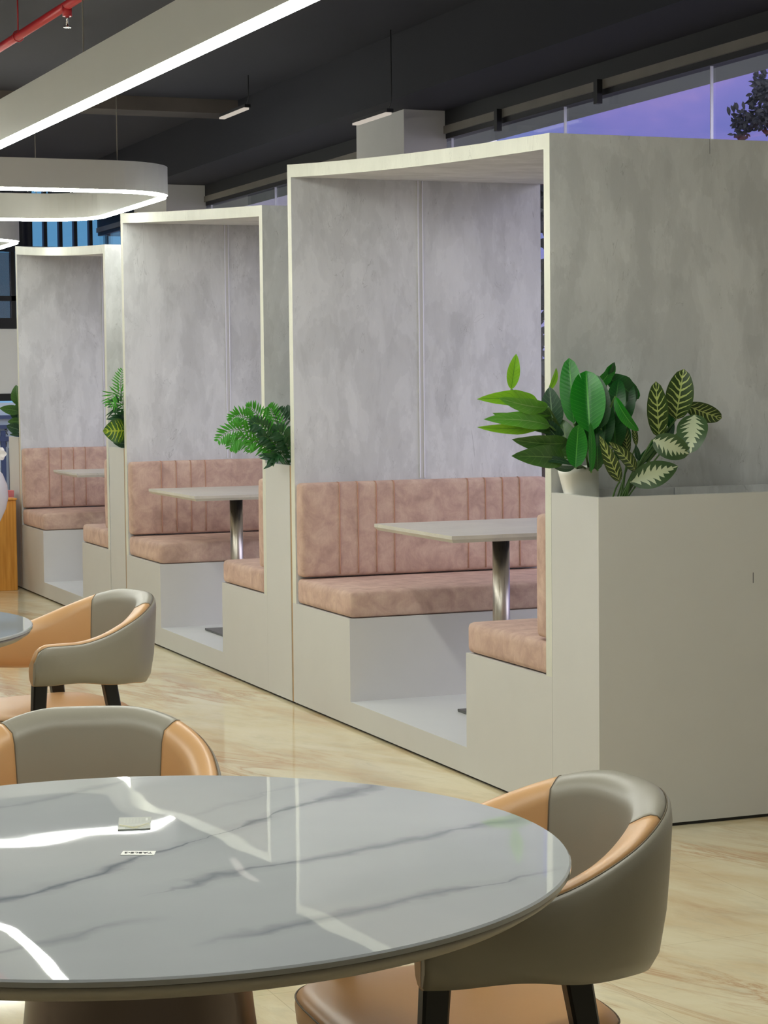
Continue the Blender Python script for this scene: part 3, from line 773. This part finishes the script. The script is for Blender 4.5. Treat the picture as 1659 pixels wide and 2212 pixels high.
# fourth planter
r4 = Vector((3.3, 15.37, SH+.002))
pd_ = plant('broad_leaf_plant', tuple(r4), 'dark green broad-leaved plant peeking out at the far left end of the booth row')
leaves(pd_, [
 (145, 1750, 128, 1590, 95, 'olive', 15.32, 15.3), (160, 1800, -5, 1775, 75, 'olive', 15.3, 15.26), (160, 1860, 85, 1750, 90, 'deep', 15.32, 15.3),
 (160, 1880, 60, 1885, 60, 'olive', 15.28, 15.25), (160, 1950, 50, 1915, 80, 'deep', 15.28, 15.25), (170, 1985, 75, 1985, 30, 'deep', 15.28, 15.24),
 (180, 1850, 150, 1700, 90, 'olive', 15.36, 15.36), (200, 1900, 170, 1780, 90, 'deep', 15.3, 15.3)],
 3.686, 3.686, 0, 400, (r4, r4+Vector((.02, .02, 0))))

# ================================================================== ROUND TABLES
def round_table(cx, cy, R, z, label, mat=M_MARBLE):
    root = empty('round_table', (cx, cy, 0), 0, label, 'table', 'round marble tables')
    n = 128
    ring = lambda r, zz_: [(r*math.cos(k*2*PI/n), r*math.sin(k*2*PI/n), zz_) for k in range(n)]
    b = MB(); b.loft([ring(R-.006, z-.012), ring(R, z-.010), ring(R, z-.003), ring(R-.003, z)], smooth=False); b.build('tabletop', mat, root)
    b = MB(); b.loft([ring(R-.03, z-.036), ring(R-.008, z-.022), ring(R-.004, z-.012)], smooth=True); b.build('underside_board', M_TOPEDGE, root)
    b = MB(); b.loft([ring(.30, 0), ring(.30, .012), ring(.285, .02)]); b.build('base_disc', M_DARKSTEEL, root)
    prof = [(.27, .02), (.25, .06), (.222, .2), (.205, .35), (.19, .5), (.178, .62), (.172, z-.036)]
    prof = [(.29-.12*math.sin(PI/2*t)**.9, .02+(z-.056)*t) for t in [k/16 for k in range(17)]]
    b = MB(); b.loft([ring(r, zz_) for r, zz_ in prof]); b.build('pedestal', M_DARKSTEEL, root)
    return root
T1 = (.841, 3.194, .686)
round_table(T1[0], T1[1], T1[2], .75, 'large round polished grey-veined marble table in the foreground')
round_table(.68, 6.63, .72, .75, 'round white-topped table at the left edge behind the foreground chairs')

# cards on the table
def card(name, corners, h, mat, label, cat):
    P = [atz(a, b, .7505) for a, b in corners]; c = sum(P, Vector())/4
    root = MB(); lo = [Vector((p.x-c.x, p.y-c.y, 0)) for p in P]; hi = [q+Vector((0, 0, h)) for q in lo]
    root.loft([lo, hi], smooth=False); o = root.build(name, mat); o.location = (c.x, c.y, .7503); tag(o, label, cat); return o, lo, c
k = Mat('slate_green_card', .35, 0, lin(128, 130, 116)); M_CARD = k.m
card1, lo1, c1 = card('discount_card', [(254, 1794), (325, 1791), (327, 1766), (257, 1767.5)], .0016, M_CARD, 'small grey-green printed card with gold lines lying on the round marble table', 'card')
card2, lo2, c2 = card('table_number_label', [(260, 1847), (333, 1847), (337, 1838.5), (266, 1838.5)], .0006, mk_plain('white_sticker', lin(232, 230, 224), .5), 'flat white strip label printed with the table number on the round marble table', 'label')
def ontop(pts, lo, h):   # bilinear inside the card
    r = []
    for u, v in pts:
        a = lo[0].lerp(lo[1], u); b_ = lo[3].lerp(lo[2], u); q = a.lerp(b_, v); r.append(Vector((q.x, q.y, h)))
    return r
b = MB()
for (u0, v0, u1, v1, wv) in ((.03, .36, .62, .04, .05), (.03, .28, .52, .03, .03), (.40, .05, .95, .42, .05), (.55, .03, .97, .30, .03)):
    b.poly(ontop([(u0, v0), (u1, v1), (u1, v1+wv), (u0, v0+wv)], lo1, .0019))
b.build('gold_lines', mk_plain('gold_print', lin(178, 172, 110), .4), card1)
M_PALE = mk_plain('pale_print', lin(176, 178, 170), .4)
b = MB(); b.poly(ontop([(.83, .66), (.90, .66), (.90, .9), (.83, .9)], lo1, .0019)); b.build('printed_mark', M_PALE, card1)
b = MB(); b.poly(ontop([(.05, .05), (.22, .05), (.22, .14), (.05, .14)], lo1, .0019)); b.build('printed_mark', M_PALE, card1)
b = MB()
for j in range(6): b.poly(ontop([(.16+j*.1, .5), (.21+j*.1, .5), (.21+j*.1, .88), (.16+j*.1, .88)], lo1, .0019))
b.build('printed_stripes', mk_plain('dark_print', lin(142, 144, 130), .4), card1)
def text_mesh(name, s, size, mat, parent=None, ext=.0003):
    cu = bpy.data.curves.new(name, 'FONT'); cu.body = s; cu.size = size; cu.extrude = ext; cu.align_x = 'CENTER'; cu.align_y = 'CENTER'
    to = bpy.data.objects.new(name, cu); COL.objects.link(to)
    bpy.context.view_layer.update()
    me = bpy.data.meshes.new_from_object(to.evaluated_get(bpy.context.evaluated_depsgraph_get()))
    bpy.data.objects.remove(to, do_unlink=True)
    o = bpy.data.objects.new(name, me); COL.objects.link(o); me.materials.clear(); me.materials.append(mat)
    if parent: o.parent = parent
    return o
tx = text_mesh('lettering', 'TABLE-2', .0125, M_BLACK, card2)
dd = lo2[1]-lo2[0]; tx.location = (0, 0, .0009); tx.rotation_euler = (0, 0, math.atan2(dd.y, dd.x)+PI)

# ================================================================== TUB CHAIRS
def chair_paths():
    """U-shaped plan, front is -y"""
    ctl = [(-.262, -.150), (-.270, -.06), (-.276, .03), (-.270, .13), (-.240, .228), (-.175, .304), (-.09, .346), (0, .358)]
    ctl += [(-x, y) for x, y in reversed(ctl[:-1])]
    P = [Vector((x, y, 0)) for x, y in ctl]; out_ = []
    N = 8
    for i in range(len(P)-1):
        p0 = P[max(i-1, 0)]; p1 = P[i]; p2 = P[i+1]; p3 = P[min(i+2, len(P)-1)]
        if i == 0: p0 = p1*2-p2
        if i+2 >= len(P): p3 = p2*2-p1
        for k in range(N):
            t = k/N
            out_.append(.5*((2*p1)+(-p0+p2)*t+(2*p0-5*p1+4*p2-p3)*t*t+(-p0+3*p1-3*p2+p3)*t**3))
    out_.append(P[-1])
    # arclength parameter -1..1
    d = [0]
    for a, b_ in zip(out_, out_[1:]): d.append(d[-1]+(b_-a).length)
    return out_, [2*x/d[-1]-1 for x in d]
CP, CS = chair_paths()
def sstep(a, b_, x): t = max(0, min(1, (x-a)/(b_-a))); return t*t*(3-2*t)
def ch_top(s): return .618+.132*(1-sstep(.10, .80, abs(s)))
def ch_bot(s): return .482-.036*(1-sstep(.2, .9, abs(s)))+.0025*math.sin(s*19)
SEAM = .29
def make_chair():
    root = empty('tub_chair', (0, 0, 0), 0, None, 'chair', 'grey and tan tub chairs')
    n = len(CP)
    nor = []
    for i in range(n):
        d = (CP[min(i+1, n-1)]-CP[max(i-1, 0)]).normalized(); nor.append(Vector((-d.y, d.x, 0)))   # outward for this winding?
    if nor[n//2].y < 0: nor = [-q for q in nor]
    s1 = (CP[n-1]-CP[0])
    def endround(s, z0, z1):    # rounded top corner at the arm ends
        L_ = .55*(1-abs(s))      # metres from the tip (approx)
        r = .045
        if L_ < r: 
            q = r-math.sqrt(max(0, r*r-(r-L_)**2)); return z1-q
        return z1
    def section(i, kind):
        s = CS[i]; c = CP[i]; nn = nor[i]; zb, zt = ch_bot(s), endround(s, 0, ch_top(s))
        back = 1-sstep(.15, .7, abs(s))
        flare = lambda z: (.010+.014*back)*((z-.48)/.3)    # leans outward with height
        def P(off, z): return c+nn*(off+flare(z))+Vector((0, 0, z))
        H = zt-zb
        if kind == 'shell':
            tuck = .020
            pts = [(.004, zb), (.020, zb+.004), (.030, zb+.03), (.034, zb+H*.35), (.034, zb+H*.6), (.032, zt-.035), (.028, zt-.012), (.022, zt-.004), (.016, zt-.006), (.012, zt-.02), (.004, zb+H*.5)]
            rows = []
            for o_, z in pts:
                low = sstep(0, .06, z-zb); rows.append(P(o_-.006*back*(1-low), z))
            return rows
        t = .036+.006*back
        pts = [(.012, zb+.002), (.014, zb+H*.5), (.014, zt-.02), (.019, zt-.004), (.012, zt+.003), (.0, zt+.004), (-.012, zt), (-t+.004, zt-.014), (-t-.002, zt-.04), (-t-.003, zb+H*.55), (-t, zb+H*.3), (-t+.006, zb+.012), (-.015, zb-.001), (0, zb-.001)]
        return [P(o_, z) for o_, z in pts]
    def strip(i0, i1, kind, name, mat, extra=None):
        idx = list(range(i0, i1+1)); loops = [section(i, kind) for i in idx]
        # round the ends a touch by shrinking first and last loops
        for e_, nb_ in ((0, 1), (-1, -2)):
            c = sum(loops[e_], Vector())/len(loops[e_]); dirv = (CP[idx[e_]]-CP[idx[nb_]]).normalized()
            cap = [c+(p-c)*.86+dirv*.004 for p in loops[e_]]
            if e_ == 0: loops = [cap]+loops
            else: loops = loops+[cap]
        b_ = MB(); b_.loft(loops); return b_.build(name, mat, root)
    ia = min(range(n), key=lambda i: abs(CS[i]+SEAM)); ib = n-1-ia
    # resample finer near ends happens through CP density
    strip(0, n-1, 'shell', 'outer_shell', M_GREYL)
    strip(ia, ib, 'pad', 'back_pad', M_GREYL)
    o = strip(0, ia, 'pad', 'arm_pad', M_TANL); o['label'] = 'tan leather inner arm'
    o = strip(ib, n-1, 'pad', 'arm_pad', M_TANL); o['label'] = 'tan leather inner arm'
    # stitched seam along the top outer edge
    b_ = MB(); b_.tube([section(i, 'shell')[7]+Vector((0, 0, .0005))-nor[i]*.002 for i in range(1, n-1)], .0013, 5); b_.build('top_seam', M_STITCH, root)
    for ii in (ia, ib):
        b_ = MB(); sec = section(ii, 'pad')[3:12]; b_.tube([p for p in sec], .0014, 5); b_.build('pad_seam', M_STITCH, root)
    # seat: rounded square cushion, lower than the band
    def sq(z, r, k=1.0, n_=64, cy=.01):
        out_ = []
        for q in range(n_):
            a = q*2*PI/n_; c, s = math.cos(a), math.sin(a); e_ = .48
            out_.append(Vector((math.copysign(abs(c)**e_, c)*.258*r, cy+math.copysign(abs(s)**e_, s)*.262*r*k, z)))
        return out_
    zt = .378
    b_ = MB(); b_.loft([sq(zt-.085, .90), sq(zt-.080, .95), sq(zt-.06, .99), sq(zt-.03, 1.0), sq(zt-.014, .985), sq(zt-.004, .94), sq(zt, .86), sq(zt+.004, .6), sq(zt+.006, .25), sq(zt+.006, .02)])
    b_.build('seat', M_TANL, root)
    b_ = MB(); b_.tube([p for p in sq(zt-.016, .995)]+[sq(zt-.016, .995)[0]], .0018, 5); b_.build('seat_seam', M_STITCH, root)
    b_ = MB()
    for y in (-.09, .12): b_.box(-.225, .225, y-.02, y+.02, zt-.112, zt-.084)
    for x in (-.15, .15): b_.box(x-.02, x+.02, -.2, .15, zt-.112, zt-.086)
    b_.build('seat_frame', M_WOODLEG, root)
    for sx_ in (-1, 1):
        for (tx_, ty_, bx_, by_, zb_) in ((.236, -.115, .262, -.158, .50), (.222, .148, .255, .225, .48)):
            top = Vector((sx_*tx_, ty_, zb_)); bot = Vector((sx_*bx_, by_, 0))
            ax = (bot-top).normalized(); yv = Vector((0, 1, 0)); yv = (yv-ax*ax.dot(yv)).normalized(); xv = ax.cross(yv).normalized()
            loops = []
            for t_, ww, tt in ((0, .0255, .016), (.5, .022, .014), (1, .015, .012)):
                c = top.lerp(bot, t_); cut = Vector((0, 0, 0))
                loops.append([c+yv*(a*ww)+xv*(b2*tt) for a, b2 in ((-1, -.7), (-.8, -1), (.8, -1), (1, -.7), (1, .7), (.8, 1), (-.8, 1), (-1, .7))])
            loops[-1] = [Vector((p.x, p.y, 0.0)) for p in loops[-1]]
            b_ = MB(); b_.loft(loops, smooth=False); b_.build('leg', M_WOODLEG, root)
    return root
CH = [((1.480, 3.434), -92, 'tub chair with grey shell and tan arms pulled up right of the foreground marble table'),
      ((1.018, 4.36), -19, 'tub chair behind the foreground table, showing just its wide grey back and tan arms'),
      ((1.573, 7.235), -78, 'grey and tan tub chair on black legs beside the small white-topped table at left')]
ch0 = make_chair()
for i, ((x, y), r, lab) in enumerate(CH):
    c = ch0 if i == 0 else copy_tree(ch0)
    c.location = (x, y, 0); c.rotation_euler = (0, 0, math.radians(r)); c['label'] = lab

# ================================================================== PENDANT RINGS
def rrect(x0, x1, y0, y1, r, n=10):
    pts = []
    for cx, cy, a0 in ((x1-r, y1-r, 0), (x0+r, y1-r, 90), (x0+r, y0+r, 180), (x1-r, y0+r, 270)):
        for k in range(n+1):
            a = math.radians(a0+90*k/n); pts.append((cx+r*math.cos(a), cy+r*math.sin(a)))
    return pts
def ring_light(x0, x1, y0, y1, r, zb, h, wall, led, label, cables, mat=None):
    root = empty('ring_pendant_light', ((x0+x1)/2, (y0+y1)/2, zb), 0, label, 'pendant light', 'rounded rectangular pendant lights')
    O = Vector(root.location)
    a = rrect(x0, x1, y0, y1, r); c = rrect(x0+wall, x1-wall, y0+wall, y1-wall, r-wall)
    b_ = MB(); b_.quadstrip([[Vector((*p, zb))-O for p in q] for q in (a,)]+[[Vector((*p, zb+h))-O for p in a]]+[[Vector((*p, zb+h))-O for p in c]]+[[Vector((*p, zb))-O for p in c]], closed_u=True, closed_v=True, smooth=False)
    o = b_.build('housing', M_RING, root)
    i1 = .5*(wall-led)
    a = rrect(x0+i1, x1-i1, y0+i1, y1-i1, r-i1); c = rrect(x0+wall-i1, x1-wall+i1, y0+wall-i1, y1-wall+i1, r-wall+i1)
    b_ = MB(); z0, z1 = zb-.016, zb+.003
    b_.quadstrip([[Vector((*p, z0))-O for p in a], [Vector((*p, z1))-O for p in a], [Vector((*p, z1))-O for p in c], [Vector((*p, z0))-O for p in c]], closed_u=True, closed_v=True, smooth=False)
    b_.build('led_diffuser', M_LED, root)
    for (x, y) in cables:
        b_ = MB(); b_.tube([Vector((x, y, zb+h))-O, Vector((x, y, CZ))-O], .003, 6); b_.build('suspension_cable', M_HEAD, root)
    return root
R1 = ring_light(-.4, 2.05, 2.8, 10.35, .55, 2.612, .185, .052, .044, 'long grey pendant with a bright white light line crossing the top left corner', [(2.02, 8.2), (2.02, 4.6), (-.37, 8.2)])
R1.rotation_euler = (0, 0, math.radians(1.5)); R1.location.x += .03
ring_light(.9, 3.44, 11.72, 13.95, .42, 2.60, .165, .05, .03, 'grey rounded rectangular pendant hanging before the far wall, glowing along its lower rim', [(3.05, 11.75), (1.2, 11.75), (3.05, 13.9)])
ring_light(.9, 3.42, 15.86, 18.1, .40, 2.60, .165, .05, .03, 'small-looking farthest pendant whose glowing corner shows at the left edge', [(3.0, 15.9), (1.2, 15.9)])

# ================================================================== CEILING SERVICES
pr = MB(); a = atz(0, 103, 3.2); c = atz(150, 8, 3.2); d = (c-a); d.z = 0; d.normalize()
A0 = a+d*6; A1 = a-d*9
root = empty('sprinkler_pipe', tuple(a), 0, 'red fire sprinkler pipe running under the dark ceiling at top left', 'pipe')
def lv(mb, o): mb.v = [tuple(Vector(p)-Vector(o.location)) for p in mb.v]; return mb
b = MB(); b.tube([A1, A0], .021, 16); lv(b, root).build('pipe', M_RED, root)
s = atz(155, 12, 3.2); s = a+d*((s-a).dot(d))
b = MB(); b.tube([s+Vector((0, 0, -.0)), s+Vector((0, 0, -.05))], [.022, .022], 12); lv(b, root).build('tee_fitting', M_RED, root)
b = MB(); b.tube([s+Vector((0, 0, -.05)), s+Vector((0, 0, -.06)), s+Vector((0, 0, -.095))], [.009, .006, .006], 10); b.tube([s+Vector((0, 0, -.095)), s+Vector((0, 0, -.1))], [.018, .018], 14); lv(b, root).build('sprinkler_head', M_CHROME, root)
s = atz(38, 78, 3.2); s = a+d*((s-a).dot(d))
b = MB(); b.tube([s+Vector((0, 0, .02)), s+Vector((0, 0, .25))], .004, 6)
b.tube([s+Vector((.0, 0, 0))+Vector((math.cos(t)*.026*d.y, -math.cos(t)*.026*d.x, math.sin(t)*.026)) for t in [k*PI/12 for k in range(25)]], .003, 6, caps=False)
lv(b, root).build('hanger', M_RED, root)
# battens
for (p0, p1, X, st_, lab) in (((480, 250), (535, 236), 4.2, (540, 205), 'thin batten light on a stem under the dark ceiling, nearer the pendants'),
                         ((768, 268), (843, 241), 4.42, (848, 236), 'thin batten light hanging just left of the white column top')):
    a = atx(*p0, X); c = atx(*p1, X); a.z = c.z = (a.z+c.z)/2
    root = empty('batten_light', tuple(a), 0, lab, 'ceiling light', 'thin batten lights')
    b = MB(); b.box(X-.02, X+.02, c.y, a.y, a.z, a.z+.02); lv(b, root).build('batten_body', M_BLACK, root)
    b = MB(); b.box(X-.024, X+.012, c.y+.01, a.y-.01, a.z-.012, a.z); lv(b, root).build('tube', M_TUBE, root)
    b = MB(); b.tube([(X, c.y+.02, a.z+.02), (X, c.y-.02, a.z+.06), (X, c.y-.02, CZ)], .003, 8); lv(b, root).build('stem', M_BLACK, root)

# ================================================================== FAR LEFT: cabinet, urn, partition
cb = empty('wooden_cabinet', (2.8, 15.1, 0), 0, 'honey-coloured wooden cabinet at the far left edge beside the last planter', 'cabinet')
xr = atz(36, 1274, 0).x
b = MB(); b.box(2.4, xr, 15.1, 15.55, 0, .66); lv(b, cb).build('cabinet_body', M_HONEY, cb, bevel=.004)
b = MB(); b.box(2.39, xr+.004, 15.09, 15.56, .66, .672); lv(b, cb).build('cabinet_top', M_HONEY, cb)
p = aty(21, 1081, 15.3)
o = bbox('pink_box', mk_plain('pink_paper', lin(206, 120, 132), .5), -.025, .025, -.04, .04, 0, .05); o.location = (p.x, 15.3, .672); tag(o, 'little pink box on the honey wooden cabinet', 'box')
ur = empty('urn_vase', (2.72, 14.45, 0), 0, 'tall white glazed urn holding white blossoms at the far left edge', 'vase')
cxp = aty(17, 1075, 14.45).x; rr_ = .20; ur.location.x = cxp-rr_
ring = lambda r, z: [(r*math.cos(k*2*PI/48), r*math.sin(k*2*PI/48), z) for k in range(48)]
prof = [(.10, 0), (.11, .02), (.06, .06), (.05, .2), (.06, .38), (.09, .46), (.145, .56), (.182, .64), (.2, .72), (.195, .80), (.165, .88), (.12, .93), (.09, .955), (.095, .97), (.085, .965), (.07, .9)]
b = MB(); b.loft([ring(r, z) for r, z in prof]); b.build('urn_body', M_CERAM, ur)
fl = empty('white_flowers', (ur.location.x, 14.45, .9), 0, 'white blossoms standing in the white urn at the left edge', 'flowers')
b = MB(); s_ = MB()
for k in range(14):
    c_ = aty(random.uniform(-70, 6), random.uniform(975, 1030), 14.45+random.uniform(-.08, .08))
    for q in range(6):
        a = q*PI/3; dv = Vector((math.cos(a), random.uniform(-.5, .5), math.sin(a)))*.05
        leaf(b, c_, c_+dv, .05, 0, bend=.1, roll=random.uniform(-.5, .5))
    s_.tube([c_, Vector((ur.location.x+random.uniform(-.03, .03), 14.45, .9))], .003, 5)
fin(b, 'petals', M_PETAL, fl); fin(s_, 'stems', M_STEM, fl)
# blue framed glass partition with letters, beyond the last planter
pt = empty('glass_partition', (3.4, 18.0, 0), 0, 'blue-framed glass partition with black letters behind the urn at far left', 'partition')
YP = 18.0
M_NAVY = mk_plain('navy_frame', lin(52, 66, 110), .4)
M_FROST = mk_plain('pale_blue_panel', lin(176, 190, 214), .35, .05)
def PX(px, py): return aty(px, py, YP)
b = MB(); b.box(2.2, PX(60, 900).x, YP, YP+.02, .05, 1.34); lv(b, pt).build('pane', M_FROST, pt)
b = MB()
for y0, y1 in ((918, 926), (943, 953), (897, 905)): b.box(2.2, PX(60, 900).x, YP-.04, YP, PX(10, y1).z, PX(10, y0).z)
x = PX(7, 1000).x; b.box(x-.02, x+.02, YP-.03, YP, 0, 1.1)
x = PX(1, 1000).x; b.box(2.2, PX(25, 1125).x, YP-.03, YP, .3, .33)
x = PX(23, 1060).x; b.box(x-.012, x+.012, YP-.03, YP, 0, .95)
lv(b, pt).build('frame', M_NAVY, pt)
for ch_, (px, py) in zip('RATI', ((13, 928), (13, 936), (13, 956), (13.5, 961.5))):
    o = text_mesh('letter', ch_, .05, M_BLACK, pt, .001); p = PX(px, py); o.location = Vector((p.x, YP-.004, p.z))-Vector(pt.location); o.rotation_euler = (PI/2, 0, 0)

# ================================================================== TREE OUTSIDE
def Tt(px, py, X=11): return atx(px, py, X)
tr = Tt(1700, 300); tree = empty('garden_tree', (tr.x, tr.y, 0), 0, 'dark tree branch with pointed leaves against the dusk sky at top right', 'tree')
b = MB(); lf = MB()
def br(*pts): b.tube([Tt(x, y) for x, y in pts], [.03*(1-.25*i) for i in range(len(pts))], 7)
base_ = Tt(1720, 330); b.tube([(base_.x+.3, base_.y-.3, 0), (base_.x+.2, base_.y-.2, 2), tuple(base_)], [.14, .11, .05], 10)
br((1720, 330), (1690, 260), (1650, 200), (1642, 160)); br((1720, 330), (1660, 270), (1620, 255), (1585, 245)); br((1690, 260), (1640, 265), (1600, 290))
for (cx, cy, r, n_) in ((1650, 185, 22, 60), (1640, 225, 26, 80), (1610, 265, 24, 90), (1655, 255, 24, 80), (1598, 290, 14, 40), (1680, 280, 30, 60), (1640, 200, 16, 40)):
    for k in range(n_):
        a_ = random.uniform(0, 2*PI); q = r*math.sqrt(random.random()); p = Tt(cx+q*math.cos(a_), cy+q*math.sin(a_), 11+random.uniform(-.25, .25))
        dv = Vector((random.uniform(-1, 1), random.uniform(-1, 1), random.uniform(-.8, .8))).normalized()*.075
        leaf(lf, p, p+dv, .035, 0, kind='lance', roll=random.uniform(-1, 1))
for (x, y) in ((1572, 232), (1582, 226), (1590, 222), (1604, 220), (1620, 220), (1632, 150), (1644, 145), (1650, 148), (1630, 165), (1628, 175)):
    for k in range(3):
        p = Tt(x+random.uniform(2, 6), y+18); leaf(lf, p, Tt(x+random.uniform(-4, 4), y+random.uniform(-3, 3)), .03, 0, kind='lance')
fin(b, 'branches', M_BARK, tree); fin(lf, 'foliage', M_TREE, tree)

for (x, y, w_, h_, lab) in ((7.2, 14.6, .7, 2.9, 'dark garden shrub outside the glass, glimpsed behind the nearest booth'),):
    sh = empty('garden_shrub', (x, y, 0), 0, lab, 'shrub')
    b = MB(); st = MB()
    for k in range(9):
        a = random.uniform(0, 2*PI); q = w_*.7*random.random(); st.tube([(x, y, 0), (x+q*.4*math.cos(a), y+q*.4*math.sin(a), h_*.5), (x+q*math.cos(a), y+q*math.sin(a), h_*.92)], [.025, .018, .008], 6)
    for k in range(620):
        a = random.uniform(0, 2*PI); q = w_*math.sqrt(random.random()); z = random.uniform(.15, h_); q *= math.sin(PI*min(1, .15+.85*z/h_))**.4+.1
        p = Vector((x+q*math.cos(a), y+q*math.sin(a), z)); dv = Vector((random.uniform(-1, 1), random.uniform(-1, 1), random.uniform(-.6, .9))).normalized()*.2
        leaf(b, p, p+dv, .08, 0, kind='lance', roll=random.uniform(-1, 1))
    fin(b, 'foliage', M_TREE, sh); fin(st, 'stems', M_BARK, sh)
